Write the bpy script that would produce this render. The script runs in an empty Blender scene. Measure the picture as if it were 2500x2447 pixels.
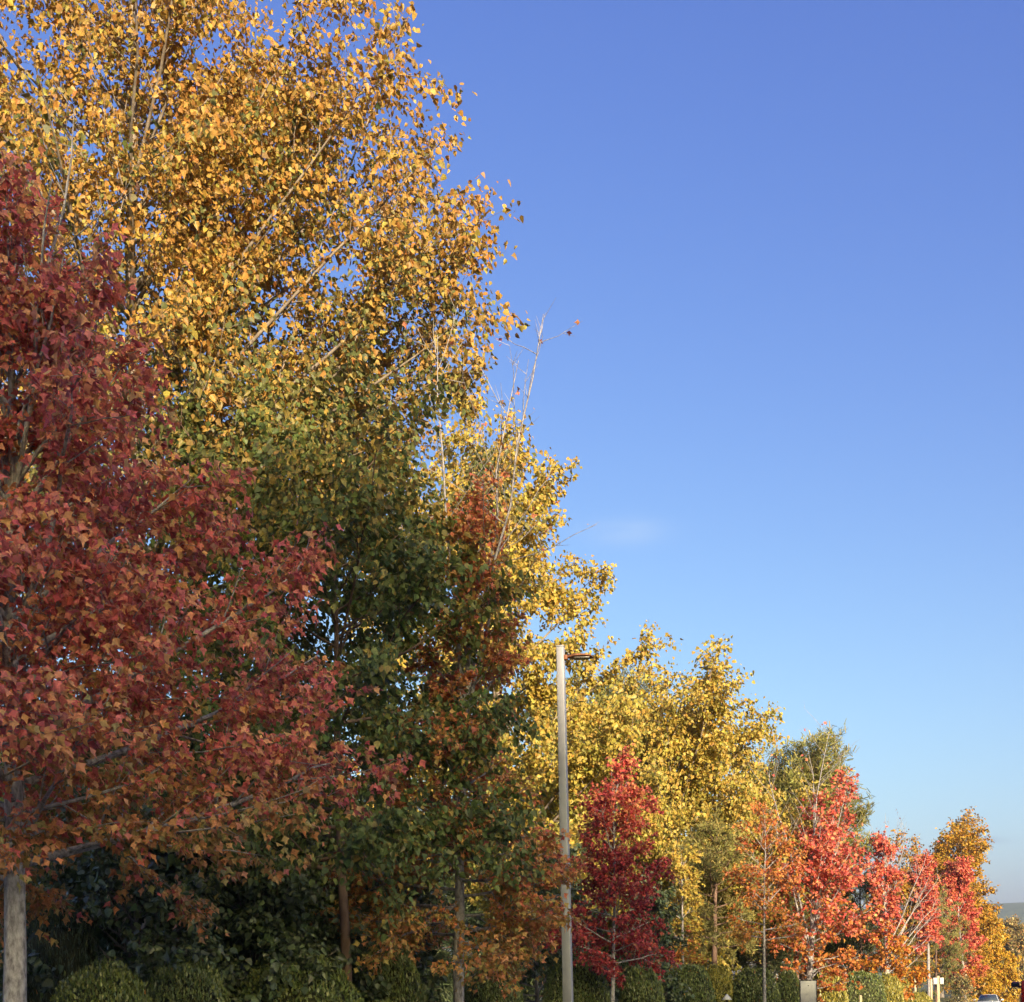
import bpy, bmesh, math, random
import numpy as np
from mathutils import Matrix, Vector

# ------------------------------------------------------------------ camera
SC = bpy.context.scene
COL = SC.collection
FPX = 3028.0                    # focal length in pixels of the 2500 px wide photograph
EYE = 1.45                      # eye height above the road, metres
ROLL = math.radians(0.9)
PYH = 2410.0                    # row of the horizon under the picture's middle
cam_d = bpy.data.cameras.new("camera")
cam = bpy.data.objects.new("camera", cam_d)
COL.objects.link(cam)
cam_d.sensor_width = 36.0
cam_d.lens = 36.0 * FPX / 2500.0
cam_d.shift_y = (PYH - 1223.5) / 2500.0
cam_d.clip_start = 0.1
cam_d.clip_end = 12000.0
cr, sr = math.cos(ROLL), math.sin(ROLL)
cam.matrix_world = Matrix(((cr, sr, 0, 0), (0, 0, -1, 0), (-sr, cr, 0, EYE), (0, 0, 0, 1)))
SC.camera = cam

# ------------------------------------------------------------------ light
SUN_EL = math.radians(11.5)
SUN_AZ = math.radians(161.0)    # compass-style, 0 = +Y, clockwise: low sun behind, a little to the right
SUN_DIR = Vector((math.sin(SUN_AZ) * math.cos(SUN_EL), math.cos(SUN_AZ) * math.cos(SUN_EL), math.sin(SUN_EL)))
world = bpy.data.worlds.new("World")
SC.world = world
world.use_nodes = True
wn, wl = world.node_tree.nodes, world.node_tree.links
bg = wn["Background"]
sky = wn.new("ShaderNodeTexSky")
sky.sky_type = 'NISHITA'
sky.sun_disc = False
sky.sun_elevation = SUN_EL
sky.sun_rotation = SUN_AZ
sky.altitude = 0.0
sky.air_density = 1.0
sky.dust_density = 3.2
sky.ozone_density = 2.0
EXPOSURE = 1.15
# one tone curve for the whole sky, per channel (the photograph's soft sky contrast)
SKY_STRENGTH = 0.095
sep, com = wn.new("ShaderNodeSeparateColor"), wn.new("ShaderNodeCombineColor")
wl.new(sky.outputs[0], sep.inputs[0])
REF = 0.15
SKY_FIT = ((0, 1.43, 2.92, 3.0), (1, 1.42, 2.56, 3.0), (2, .81, 1.76, 1.95))
for ch, gam, sca, lin_ in SKY_FIT:
    pw = wn.new("ShaderNodeMath"); pw.operation = 'POWER'; pw.inputs[1].default_value = gam
    ml = wn.new("ShaderNodeMath"); ml.operation = 'MULTIPLY'
    ml.inputs[1].default_value = sca * REF ** gam / 2 ** EXPOSURE / SKY_STRENGTH
    wl.new(sep.outputs[ch], pw.inputs[0]); wl.new(pw.outputs[0], ml.inputs[0])
    top_ = wn.new("ShaderNodeMath"); top_.operation = 'MINIMUM' if gam > 1 else 'MAXIMUM'      # the bright sky round the sun stays linear
    li = wn.new("ShaderNodeMath"); li.operation = 'MULTIPLY'; li.inputs[1].default_value = lin_ * REF / 2 ** EXPOSURE / SKY_STRENGTH
    wl.new(sep.outputs[ch], li.inputs[0]); wl.new(li.outputs[0], top_.inputs[0]); wl.new(ml.outputs[0], top_.inputs[1]); wl.new(top_.outputs[0], com.inputs[ch])
# two faint wisps of high cloud
tcw, sxyz = wn.new("ShaderNodeTexCoord"), wn.new("ShaderNodeSeparateXYZ")
wl.new(tcw.outputs["Generated"], sxyz.inputs[0])
def wmath(op, a, b=None):
    m = wn.new("ShaderNodeMath"); m.operation = op
    for k, v in enumerate((a, b)):
        if v is None: continue
        if isinstance(v, (int, float)): m.inputs[k].default_value = v
        else: wl.new(v, m.inputs[k])
    return m.outputs[0]
yy = wmath('MAXIMUM', sxyz.outputs[1], .05)
tx_, tz_ = wmath('DIVIDE', sxyz.outputs[0], yy), wmath('DIVIDE', sxyz.outputs[2], yy)
wno = wn.new("ShaderNodeTexNoise"); wno.inputs["Scale"].default_value = 22; wno.inputs["Detail"].default_value = 5
wmp = wn.new("ShaderNodeMapping"); wmp.inputs["Scale"].default_value = (1, 1, 5)
wl.new(tcw.outputs["Generated"], wmp.inputs[0]); wl.new(wmp.outputs[0], wno.inputs["Vector"])
col_ = com.outputs[0]
for (cx_, cz_, wx_, wz_, amt, tint) in ((.096, .366, .030, .010, .55, (.52, .70, 1.0)), (.384, .112, .016, .0026, .95, (.36, .44, .60))):
    g = wmath('ADD', wmath('POWER', wmath('DIVIDE', wmath('SUBTRACT', tx_, cx_), wx_), 2), wmath('POWER', wmath('DIVIDE', wmath('SUBTRACT', tz_, cz_), wz_), 2))
    fac = wmath('MULTIPLY', wmath('POWER', 2.718, wmath('MULTIPLY', g, -1)), wmath('MULTIPLY', wno.outputs["Fac"], amt * 1.6))
    mx_ = wn.new("ShaderNodeMix"); mx_.data_type = 'RGBA'
    wl.new(fac, mx_.inputs[0]); wl.new(col_, mx_.inputs[6])
    k_ = 1.0 / 2 ** EXPOSURE / SKY_STRENGTH
    mx_.inputs[7].default_value = (tint[0] * k_, tint[1] * k_, tint[2] * k_, 1)
    col_ = mx_.outputs[2]
wl.new(col_, bg.inputs[0])
bg.inputs[1].default_value = SKY_STRENGTH
sun_d = bpy.data.lights.new("sun", 'SUN')
sun_d.energy = 4.7
sun_d.angle = math.radians(0.5)
sun_d.color = (1.0, 0.79, 0.55)
sun = bpy.data.objects.new("sun", sun_d)
COL.objects.link(sun)
sun.rotation_euler = SUN_DIR.to_track_quat('Z', 'Y').to_euler()
sun.location = (0, -20, 40)
SC.view_settings.view_transform = 'Standard'
SC.view_settings.look = 'None'
SC.view_settings.gamma = 1.0
SC.view_settings.exposure = EXPOSURE
SC.view_settings.use_curve_mapping = False
SC.cycles.max_bounces = 8
SC.cycles.diffuse_bounces = 6
SC.cycles.transmission_bounces = 5
SC.cycles.transparent_max_bounces = 4
SC.cycles.caustics_reflective = False
SC.cycles.caustics_refractive = False

# ------------------------------------------------------------------ places
VPB = 0.43                                      # slope of the road's direction: X = VPB * Y
RD = np.array([VPB, 1.0]) / math.hypot(VPB, 1)  # along the road
RN = np.array([-RD[1], RD[0]])                  # to the left of the road
def sv(x, y):
    return x * RD[0] + y * RD[1], x * RN[0] + y * RN[1]
def xy(s, v):
    return s * RD[0] + v * RN[0], s * RD[1] + v * RN[1]
def smooth(a, b, x):
    t = np.clip((x - a) / (b - a), 0, 1)
    return t * t * (3 - 2 * t)
def road_z(s):
    return -0.0188 * (np.sqrt(np.maximum(s - 38, 0) ** 2 + 25) - 5) * (1 - 0.45 * smooth(150, 600, s)) * (s > 38) * np.where(s > 600, 600 / np.maximum(s, 600), 1)
def ground_z(s, v):
    bank = smooth(7.0, 9.6, v) * (0.45 + 0.5 * smooth(8, 34, s)) * (1 - 0.3 * smooth(60, 140, s))
    hold = smooth(6.8, 10.5, v) * 0.45
    return road_z(s) * (1 - hold) + bank
def gz(x, y):
    s, v = sv(x, y)
    return float(ground_z(np.float64(s), np.float64(v)))
def ray(px, py):                                # photo pixel -> slopes per metre of depth
    cx, cy = (px - 1250.0) / FPX, -(py - PYH) / FPX
    return cr * cx + sr * cy, -sr * cx + cr * cy
def at(px, py, Y):
    tx, tz = ray(px, py)
    return tx * Y, Y, EYE + tz * Y
def base(px, Y, py=2400):                       # foot of a thing on the ground at depth Y
    x = ray(px, py)[0] * Y
    return (x, Y, gz(x, Y))
def zat(py, Y, px=1250):
    return at(px, py, Y)[2]
def project(P):
    tx, tz = P[:, 0] / P[:, 1], (P[:, 2] - EYE) / P[:, 1]
    return 1250 + FPX * (tx * cr - tz * sr), PYH - FPX * (tx * sr + tz * cr)

# ------------------------------------------------------------------ mesh helpers
def mk_mesh(name, V, Fs, mat, col=None, smooth_=False):
    V = np.asarray(V, dtype=np.float32).reshape(-1, 3)
    me = bpy.data.meshes.new(name)
    me.vertices.add(len(V))
    me.vertices.foreach_set("co", V.ravel())
    Fs = [np.asarray(f, dtype=np.int32) for f in Fs if len(f)]
    loops = np.concatenate([f.ravel() for f in Fs])
    tot = np.concatenate([np.full(len(f), f.shape[1], np.int32) for f in Fs])
    start = np.concatenate([[0], np.cumsum(tot)[:-1]]).astype(np.int32)
    me.loops.add(len(loops))
    me.loops.foreach_set("vertex_index", loops)
    me.polygons.add(len(tot))
    me.polygons.foreach_set("loop_start", start)
    me.polygons.foreach_set("loop_total", tot)
    if smooth_:
        me.polygons.foreach_set("use_smooth", np.ones(len(tot), bool))
    if col is not None:
        a = me.color_attributes.new("tint", 'FLOAT_COLOR', 'POINT')
        c = np.ones((len(V), 4), np.float32)
        c[:, :3] = col
        a.data.foreach_set("color", c.ravel())
    me.update(calc_edges=True)
    if mat is not None:
        me.materials.append(mat)
    return me
def link(name, data, parent=None, loc=None):
    o = bpy.data.objects.new(name, data)
    COL.objects.link(o)
    if parent is not None:
        o.parent = parent
    if loc is not None:
        o.location = loc
    return o
def thing(name, label, cat, loc=(0, 0, 0), rz=0.0, group=None):
    o = link(name, None, None, loc)
    o.empty_display_size = 0.3
    o.rotation_euler = (0, 0, rz)
    o["label"], o["category"] = label, cat
    if group:
        o["group"] = group
    return o
def copy_tree(root, loc, rz, scale, label, group):
    r = root.copy(); COL.objects.link(r)
    r.location = loc; r.rotation_euler = (0, 0, rz); r.scale = scale
    r["label"] = label
    if group: r["group"] = group
    def kids(src, dst):
        for ch in src.children:
            if ch.name.split(".")[0] == "leaf":
                continue
            c = ch.copy(); COL.objects.link(c); c.parent = dst
            kids(ch, c)
    kids(root, r)
    return r
def nrm(v):
    return v / np.maximum(np.linalg.norm(v, axis=-1, keepdims=True), 1e-9)
def tubes(P, R, sides):
    """P (m,n,3) polylines, R (m,n) radii -> verts, quads"""
    m, n, _ = P.shape
    T = np.empty_like(P)
    T[:, 1:-1] = P[:, 2:] - P[:, :-2]; T[:, 0] = P[:, 1] - P[:, 0]; T[:, -1] = P[:, -1] - P[:, -2]
    T = nrm(T)
    D = nrm(P[:, -1] - P[:, 0])
    ref = np.where(np.abs(D[:, 2:3]) > 0.9, np.array([[1.0, 0, 0]]), np.array([[0, 0, 1.0]]))
    U = nrm(np.cross(T, ref[:, None, :])); W = np.cross(T, U)
    a = np.linspace(0, 2 * np.pi, sides, endpoint=False)
    V = P[:, :, None, :] + R[:, :, None, None] * (np.cos(a)[None, None, :, None] * U[:, :, None, :] + np.sin(a)[None, None, :, None] * W[:, :, None, :])
    idx = np.arange(m * n * sides).reshape(m, n, sides)
    q = np.stack([idx[:, :-1, :], np.roll(idx, -1, 2)[:, :-1, :], np.roll(idx, -1, 2)[:, 1:, :], idx[:, 1:, :]], -1)
    return V.reshape(-1, 3), q.reshape(-1, 4)
class Acc:
    def __init__(s): s.V, s.F, s.n = [], {}, 0
    def add(s, V, F):
        F = np.asarray(F); s.V.append(V); s.F.setdefault(F.shape[1], []).append(F + s.n); s.n += len(V)
    def mesh(s, name, mat, smooth_=True):
        return mk_mesh(name, np.concatenate(s.V), [np.concatenate(f) for f in s.F.values()], mat, None, smooth_)

# leaf outlines: x across, y along the midrib, z lift at the edges; faces share the midrib
LEAF = {
    "poplar": (np.array([[0, 0, 0], [-.40, .20, .10], [-.30, .58, .09], [0, 1, 0], [.30, .58, .09], [.40, .20, .10]]),
               [np.array([[0, 3, 2, 1], [0, 5, 4, 3]])]),
    "maple": (np.array([[0, 0, 0], [.46, .10, .06], [.22, .36, .03], [.52, .66, .10], [.15, .62, .02], [0, 1, 0],
                        [-.46, .10, .06], [-.22, .36, .03], [-.52, .66, .10], [-.15, .62, .02]]),
              [np.array([[0, 1, 2, 3, 4, 5], [0, 5, 9, 8, 7, 6]])]),
    "maple3": (np.array([[0, 0, 0], [.44, .42, .07], [.17, .56, .02], [0, 1, 0], [-.44, .42, .07], [-.17, .56, .02]]),
               [np.array([[0, 1, 2, 3], [0, 3, 5, 4]])]),
    "laurel": (np.array([[0, 0, 0], [-.18, .35, .06], [0, 1, 0], [.18, .35, .06]]),
               [np.array([[0, 2, 1], [0, 3, 2]])]),
    "simple": (np.array([[0, 0, 0], [-.38, .45, .08], [0, 1, -.04], [.38, .45, .08]]),
               [np.array([[0, 3, 2, 1]])]),
    "needle": (np.array([[-.07, 0, 0], [.07, 0, 0], [.05, 1, 0], [-.05, 1, 0]]),
               [np.array([[0, 1, 2, 3]])]),
}
def leaf_frames(tip, nor):
    y = nrm(tip); x = nrm(np.cross(y, nor)); z = np.cross(x, y)
    return x, y, z
def leaf_cloud(kind, pos, tip, nor, size, col, bend, curl=None):
    T, Fs = LEAF[kind]
    x, y, z = leaf_frames(tip, nor)
    k = len(T)
    lz = T[None, :, 2] * (1.0 if curl is None else curl[:, None]) - bend[:, None] * T[None, :, 1] ** 2
    V = pos[:, None, :] + size[:, None, None] * (T[None, :, 0, None] * x[:, None, :] + T[None, :, 1, None] * y[:, None, :] + lz[:, :, None] * z[:, None, :])
    off = (np.arange(len(pos)) * k)[:, None, None]
    F = [(f[None] + off).reshape(-1, f.shape[1]) for f in Fs]
    C = np.repeat(col, k, axis=0)
    return V.reshape(-1, 3), F, C

# ------------------------------------------------------------------ materials
def new_mat(name):
    m = bpy.data.materials.new(name); m.use_nodes = True
    return m, m.node_tree.nodes, m.node_tree.links
def leaf_material(name, trans=0.32, rough=0.45, spec=0.35):
    m, n, l = new_mat(name)
    p = n["Principled BSDF"]
    at_ = n.new("ShaderNodeAttribute"); at_.attribute_name = "tint"
    tc = n.new("ShaderNodeTexCoord")
    no = n.new("ShaderNodeTexNoise"); no.inputs["Scale"].default_value = 60.0; no.inputs["Detail"].default_value = 3
    l.new(tc.outputs["Object"], no.inputs["Vector"])
    rp = n.new("ShaderNodeMapRange"); rp.inputs[1].default_value = 0.3; rp.inputs[2].default_value = 0.7; rp.inputs[3].default_value = 0.72; rp.inputs[4].default_value = 1.2
    l.new(no.outputs["Fac"], rp.inputs[0])
    mx = n.new("ShaderNodeVectorMath"); mx.operation = 'SCALE'
    l.new(at_.outputs["Color"], mx.inputs[0]); l.new(rp.outputs[0], mx.inputs["Scale"])
    l.new(mx.outputs[0], p.inputs["Base Color"])
    p.inputs["Roughness"].default_value = rough
    p.inputs["Specular IOR Level"].default_value = spec
    t = n.new("ShaderNodeBsdfTranslucent")
    l.new(mx.outputs[0], t.inputs["Color"])
    ms = n.new("ShaderNodeMixShader"); ms.inputs[0].default_value = trans
    l.new(p.outputs[0], ms.inputs[1]); l.new(t.outputs[0], ms.inputs[2])
    l.new(ms.outputs[0], n["Material Output"].inputs["Surface"])
    return m
def noise_material(name, c1, c2, scale=8.0, rough=0.8, bump=0.3, stretch=(1, 1, 1), metallic=0.0, spec=0.4, c3=None, detail=6):
    m, n, l = new_mat(name)
    p = n["Principled BSDF"]
    tc = n.new("ShaderNodeTexCoord"); mp = n.new("ShaderNodeMapping"); mp.inputs["Scale"].default_value = stretch
    l.new(tc.outputs["Object"], mp.inputs[0])
    no = n.new("ShaderNodeTexNoise"); no.inputs["Scale"].default_value = scale; no.inputs["Detail"].default_value = detail; no.inputs["Roughness"].default_value = 0.65
    l.new(mp.outputs[0], no.inputs["Vector"])
    cr_ = n.new("ShaderNodeValToRGB")
    e = cr_.color_ramp.elements
    e[0].position, e[0].color = 0.34, (*c1, 1); e[1].position, e[1].color = 0.68, (*c2, 1)
    if c3:
        x = e.new(0.52); x.color = (*c3, 1)
    l.new(no.outputs["Fac"], cr_.inputs[0]); l.new(cr_.outputs[0], p.inputs["Base Color"])
    p.inputs["Roughness"].default_value = rough; p.inputs["Metallic"].default_value = metallic; p.inputs["Specular IOR Level"].default_value = spec
    if bump:
        b = n.new("ShaderNodeBump"); b.inputs["Strength"].default_value = bump; b.inputs["Distance"].default_value = 0.02
        l.new(no.outputs["Fac"], b.inputs["Height"]); l.new(b.outputs[0], p.inputs["Normal"])
    return m
M_LEAF = leaf_material("leaf")
M_GLOSSY = leaf_material("glossy_leaf", 0.12, 0.34, 0.5)
M_NEEDLE = leaf_material("needle", 0.15, 0.55, 0.3)
M_BARK = noise_material("bark_grey", (.10, .085, .075), (.26, .235, .21), 9, .85, .6, (1, 1, .35))
M_BARKP = noise_material("bark_poplar", (.16, .13, .10), (.36, .31, .25), 6, .85, .6, (1, 1, .3))
M_BARKN = noise_material("bark_pine", (.10, .06, .045), (.24, .16, .12), 7, .9, .8, (1, 1, .35))
M_BARKW = noise_material("bark_pale", (.12, .11, .11), (.50, .48, .48), 22, .85, .9, (1, 1, .45), c3=(.33, .31, .31), detail=10)

# ------------------------------------------------------------------ setting: terrain, road
def strip_grid(name, svals, vvals, zfun, mat, kind="structure", parent=None):
    S, Vv = np.meshgrid(svals, vvals, indexing="ij")
    X, Y = xy(S, Vv)
    Z = zfun(S, Vv)
    P = np.stack([X, Y, Z], -1).reshape(-1, 3)
    a, b = S.shape
    i = np.arange(a * b).reshape(a, b)
    F = np.stack([i[:-1, :-1], i[1:, :-1], i[1:, 1:], i[:-1, 1:]], -1).reshape(-1, 4)[:, ::-1]
    o = link(name, mk_mesh(name, P, [F], mat, None, True), parent)
    if kind and parent is None: o["kind"] = kind
    return o
sl = np.concatenate([-np.geomspace(3400, 120, 14), np.arange(-110, 260, 4.0), np.geomspace(264, 3400, 24)])
vl = np.concatenate([-np.geomspace(3400, 60, 12), np.arange(-50, -3, 6.0), np.arange(-3, 14, 0.5), np.arange(15, 60, 5.0), np.geomspace(62, 3400, 12)])
M_GROUND = noise_material("mulch_and_grass", (.030, .045, .014), (.10, .065, .040), 1.3, .95, .8, c3=(.06, .07, .025))
M_ROAD = noise_material("asphalt", (.038, .038, .040), (.062, .061, .060), 40, .85, .25)
M_PAVE = noise_material("concrete_path", (.30, .29, .27), (.42, .41, .38), 12, .9, .2)
M_PAINT = noise_material("road_paint", (.60, .47, .10), (.72, .58, .16), 30, .8, .1)
strip_grid("ground", sl, vl, lambda s, v: ground_z(s, v) - 0.02 - 0.13 * (smooth(-4.2, -4.0, v) - smooth(5.2, 5.4, v)), M_GROUND)
srd = np.concatenate([np.arange(-120, 260, 4.0), np.geomspace(264, 900, 20)])
strip_grid("road", srd, np.linspace(-4.0, 5.25, 8), lambda s, v: road_z(s), M_ROAD)
def kerb(name, v0, v1):
    v = np.array([v0, v0 + 0.001, v1 - 0.001, v1])
    strip_grid(name, srd, v, lambda s, vv: road_z(s) + np.where((vv > v0) & (vv < v1), 0.125, -0.05), M_PAVE)
kerb("kerb", 5.25, 5.42)
kerb("kerb", -4.17, -4.0)
strip_grid("pavement", srd, np.array([5.421, 6.9]), lambda s, v: road_z(s) + 0.120, M_PAVE)
for v in (1.70, 1.90):
    strip_grid("road_marking", srd, np.array([v, v + 0.1]), lambda s, vv: road_z(s) + 0.004, M_PAINT)

# unseen ridge added behind the viewer to shade the near end of the row
M_HILL = noise_material("forested_hill", (.030, .045, .030), (.075, .085, .05), .02, .95, 0, detail=10)
def ridge_mesh(xs, ys, zf, name):
    HX, HY = np.meshgrid(xs, ys, indexing="ij")
    i = np.arange(HX.size).reshape(HX.shape)
    F = np.stack([i[:-1, :-1], i[1:, :-1], i[1:, 1:], i[:-1, 1:]], -1).reshape(-1, 4)
    o = link(name, mk_mesh(name, np.stack([HX, HY, zf(HX, HY)], -1).reshape(-1, 3), [F], M_HILL, None, True))
    o["kind"] = "structure"
    return o
SHADE_RIDGE_Y = -235.0
SHADE_RIDGE_H = 5.0 + (17.4 - SHADE_RIDGE_Y) / math.cos(math.pi - SUN_AZ) * math.tan(SUN_EL)
tree_tops = np.random.default_rng(9)
ridge_mesh(np.arange(-500, 640, 5.0), SHADE_RIDGE_Y + np.concatenate([-np.geomspace(260, 8, 9), [0], np.geomspace(6, 150, 10)]),
           lambda X, Y: -1 + (SHADE_RIDGE_H + 1 + np.repeat(tree_tops.normal(0, 1.1, (X.shape[0], 1)), X.shape[1], 1)) * np.where(Y < SHADE_RIDGE_Y, 1 - smooth(0, 260, SHADE_RIDGE_Y - Y), 1 - smooth(0, 150, Y - SHADE_RIDGE_Y)), "hill")  # added shade caster, out of view

# ------------------------------------------------------------------ tree growing
CAMP = np.array([0, 0, EYE])
def lowfreq(P, seed, scale):
    r = np.random.default_rng(seed)
    out = np.zeros(len(P))
    for k in range(6):
        d = nrm(r.normal(size=(1, 3)))[0] * 2 * np.pi / (scale * r.uniform(.6, 1.6))
        out += np.sin(P @ d + r.uniform(0, 6.28))
    return out / 3.0
def paint(P, H, r, seed, hi, lo, h0, h1, patch=0.35, pscale=2.2, cz=None):
    """every leaf takes a colour of the upper or of the lower palette"""
    h = P[:, 2] / H if cz is None else cz
    w = np.clip((h - h0) / (h1 - h0) + patch * lowfreq(P, seed, pscale) + r.normal(0, .12, len(P)), 0, 1)
    pick = r.random(len(P)) < w
    c = np.empty((len(P), 3))
    for flag, pal in ((True, hi), (False, lo)):
        m = pick == flag
        ws = np.array([p[0] for p in pal], float); ws /= ws.sum()
        k = r.choice(len(pal), m.sum(), p=ws)
        c[m] = np.array([p[1] for p in pal])[k]
    c *= r.uniform(.72, 1.22, (len(P), 1)) * (1 + r.normal(0, .06, (len(P), 3)))
    return np.clip(c, .004, .9)

def grow_tree(name, label, cat, loc, H, seed, prof, n1, leaf, size, hi, lo, h=(.3, .6), t=(.15, .97), el=(15, 55),
              r0=0.12, bark=None, n2=2.2, n3=6, nl=16, tw=.45, up=.12, droop=.5, lean=(0, 0), l2=.42, spread=.06,
              leaders=(), group=None, single=0, flat=.5, keep=None, patch=.35, mat=None, twigs=.35, jit=.18, tpow=1.0, s2min=.12, short=0.0, bare=0.0, wob=.02, azbias=None, pscale=2.2):
    r = np.random.default_rng(seed)
    root = thing(name, label, cat, loc, 0, group)
    n = 14
    tt = np.linspace(0, 1, n)
    tp = np.stack([lean[0] * tt ** 1.3 + np.cumsum(r.normal(0, wob, n)) * H * .15 * tt, lean[1] * tt ** 1.3 + np.cumsum(r.normal(0, wob, n)) * H * .15 * tt, tt * H - 0.12 * (tt == 0)], -1)
    tr = r0 * ((1 - tt) ** .8 * .93 + .07)
    tr[0] *= 1.25
    V, F = tubes(tp[None], tr[None], 10)
    trunk = link("trunk", mk_mesh("trunk", V, [F], bark, None, True), root)
    prim = []
    for i in range(n1):
        f = t[0] + (t[1] - t[0]) * ((i + r.uniform(0, .9)) / n1) ** tpow
        az = i * 2.39996 + r.normal(0, .3) + seed
        e = math.radians(np.interp((f - t[0]) / (t[1] - t[0]), [0, 1], el) + r.normal(0, 7))
        R = np.interp(f, [p[0] for p in prof], [p[1] for p in prof]) * r.uniform(1 - jit * 1.6, 1 + jit)
        if r.random() < short: R *= r.uniform(.3, .6)
        if azbias is not None:
            R *= 1 + azbias[1] * math.cos(az - azbias[0])
        prim.append((f, az, e, R / max(math.cos(e), .3), 1.0))
    for (f, azd, ed, L, lf) in leaders:
        prim.append((f, math.radians(azd), math.radians(ed), L, lf))
    LP, LT, LN, LS = [], [], [], []
    for (f, az, e, L, lf) in prim:
        st = np.array([np.interp(f, tt, tp[:, k]) for k in range(3)])
        rb = max(min(np.interp(f, tt, tr) * .5, .009 + .0075 * L), .007)
        d = np.array([math.cos(az) * math.cos(e), math.sin(az) * math.cos(e), math.sin(e)])
        s = np.linspace(0, 1, 8)
        P1 = st + d * (s * L)[:, None]
        P1[:, 2] += up * L * s ** 2
        P1 += np.cumsum(r.normal(0, .018 * L, (8, 3)), 0) * s[:, None]
        acc = Acc()
        acc.add(*tubes(P1[None], (rb * (1 - s) ** .75 + .004)[None], 5))
        # secondary branches
        k2 = max(int(L * n2 * (1 if lf == 1 else .45)), 3)
        s2 = np.sort(r.uniform(s2min, .97, k2))
        def along(PP, ss):
            x = ss * (len(PP) - 1); i0 = np.clip(x.astype(int), 0, len(PP) - 2); w = (x - i0)[:, None]
            return PP[i0] * (1 - w) + PP[i0 + 1] * w
        B2 = along(P1, s2)
        perp = nrm(np.cross(np.repeat(d[None], k2, 0), r.normal(size=(k2, 3)) * np.array([flat, flat, 1.0])))
        ang = np.radians(r.uniform(30, 62, k2))
        d2 = nrm(d[None] * np.cos(ang)[:, None] + perp * np.sin(ang)[:, None] + np.array([0, 0, .08]))
        L2 = (L * (l2 * (1 - s2 * .75)) * r.uniform(.7, 1.2, k2) + .15)
        q = np.linspace(0, 1, 5)
        P2 = B2[:, None, :] + d2[:, None, :] * (L2[:, None] * q[None])[..., None]
        P2[..., 2] += (up * .6 * L2)[:, None] * q[None] ** 2
        P2 += np.cumsum(r.normal(0, 1, (k2, 5, 3)) * (L2 * .03)[:, None, None], 1) * q[None, :, None]
        acc.add(*tubes(P2, (np.maximum(rb * .4 * (1 - s2 * .6), .004)[:, None] * (1 - q[None]) ** .7 + .0025), 3))
        # the far end of the limb carries twigs as well
        P2 = np.concatenate([P2, along(P1, np.linspace(.55, 1, 5))[None]], 0)
        L2 = np.append(L2, L * .45); s2 = np.append(s2, 1.0)
        k3 = np.maximum(((n3 if lf == 1 else n3 * .5) * np.clip(L2 / .9, .5, 1.7)).astype(int), 2)
        own = np.repeat(np.arange(len(P2)), k3)
        m3 = len(own)
        s3 = r.uniform(.12, 1.0, m3)
        x = s3 * 4; i0 = np.clip(x.astype(int), 0, 3); w = (x - i0)[:, None]
        B3 = P2[own, i0] * (1 - w) + P2[own, i0 + 1] * w
        dd = nrm(P2[own, -1] - P2[own, 0])
        perp = nrm(np.cross(dd, r.normal(size=(m3, 3)) * np.array([flat, flat, 1.0])))
        a3 = np.radians(r.uniform(20, 60, m3))
        d3 = nrm(dd * np.cos(a3)[:, None] + perp * np.sin(a3)[:, None])
        L3 = tw * r.uniform(.5, 1.25, m3)
        q3 = np.linspace(0, 1, 3)
        P3 = B3[:, None, :] + d3[:, None, :] * (L3[:, None] * q3[None])[..., None]
        P3[..., 2] -= (L3 * .12)[:, None] * q3[None] ** 2
        if bare > 0 or lf < 1:
            pass
        tk = r.random(m3) < (twigs if lf == 1 else 2)
        if tk.any():
            acc.add(*tubes(P3[tk][:, ::2], np.repeat(np.array([[.0042, .0016]]), tk.sum(), 0), 3))
        link("branch", acc.mesh("branch", bark), trunk)
        # leaves along the twigs
        reach = s2[own]
        alive = np.ones(m3)
        if lf < 1:
            alive = np.where(reach * .8 + s3 * .2 < lf, 1.0, .035)
        cnt = r.poisson(nl * alive * np.clip(L3 / tw, .5, 1.3))
        if bare > 0:
            cnt = cnt * (r.random(m3) > bare)
        ol = np.repeat(np.arange(m3), cnt)
        ml = len(ol)
        if not ml: continue
        s4 = r.uniform(.05, 1.08, ml)
        pos = P3[ol, 0] + (P3[ol, 2] - P3[ol, 0]) * s4[:, None] + r.normal(0, spread, (ml, 3))
        tip = nrm(d3[ol] * .6 + r.normal(0, .55, (ml, 3))) + np.array([0, 0, -droop * 1.6])
        LP.append(pos); LT.append(nrm(tip)); LN.append(r.normal(size=(ml, 3)) + np.array([0, 0, 1.2 * (1 - droop)]))
        LS.append(size * r.uniform(.5, 1.3, ml))
    P, T, N, S = (np.concatenate(a) for a in (LP, LT, LN, LS))
    if keep is not None:
        m = keep(P + np.array(loc), r)
        P, T, N, S = P[m], T[m], N[m], S[m]
    C = paint(P, H, r, seed, hi, lo, h[0], h[1], patch, pscale)
    bend = r.uniform(-.15, .55, len(P))
    sel = np.zeros(len(P), bool)
    if single:
        W = P + np.array(loc)
        u, v = project(W)
        ok = (u > 10) & (u < 2490) & (v > 10) & (v < 2435)
        dist = np.where(ok, np.linalg.norm(W - CAMP, axis=1), 1e9)
        near = np.argsort(dist)[:single * 6]
        sel[r.choice(near, single, replace=False)] = True
    V, F, CC = leaf_cloud(leaf, P[~sel], T[~sel], N[~sel], S[~sel], C[~sel], bend[~sel], r.uniform(-.8, 3.2, len(P))[~sel])
    crown = link("crown", mk_mesh("crown", V, F, mat or M_LEAF, CC), root)
    crown["kind"] = "stuff"
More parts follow.
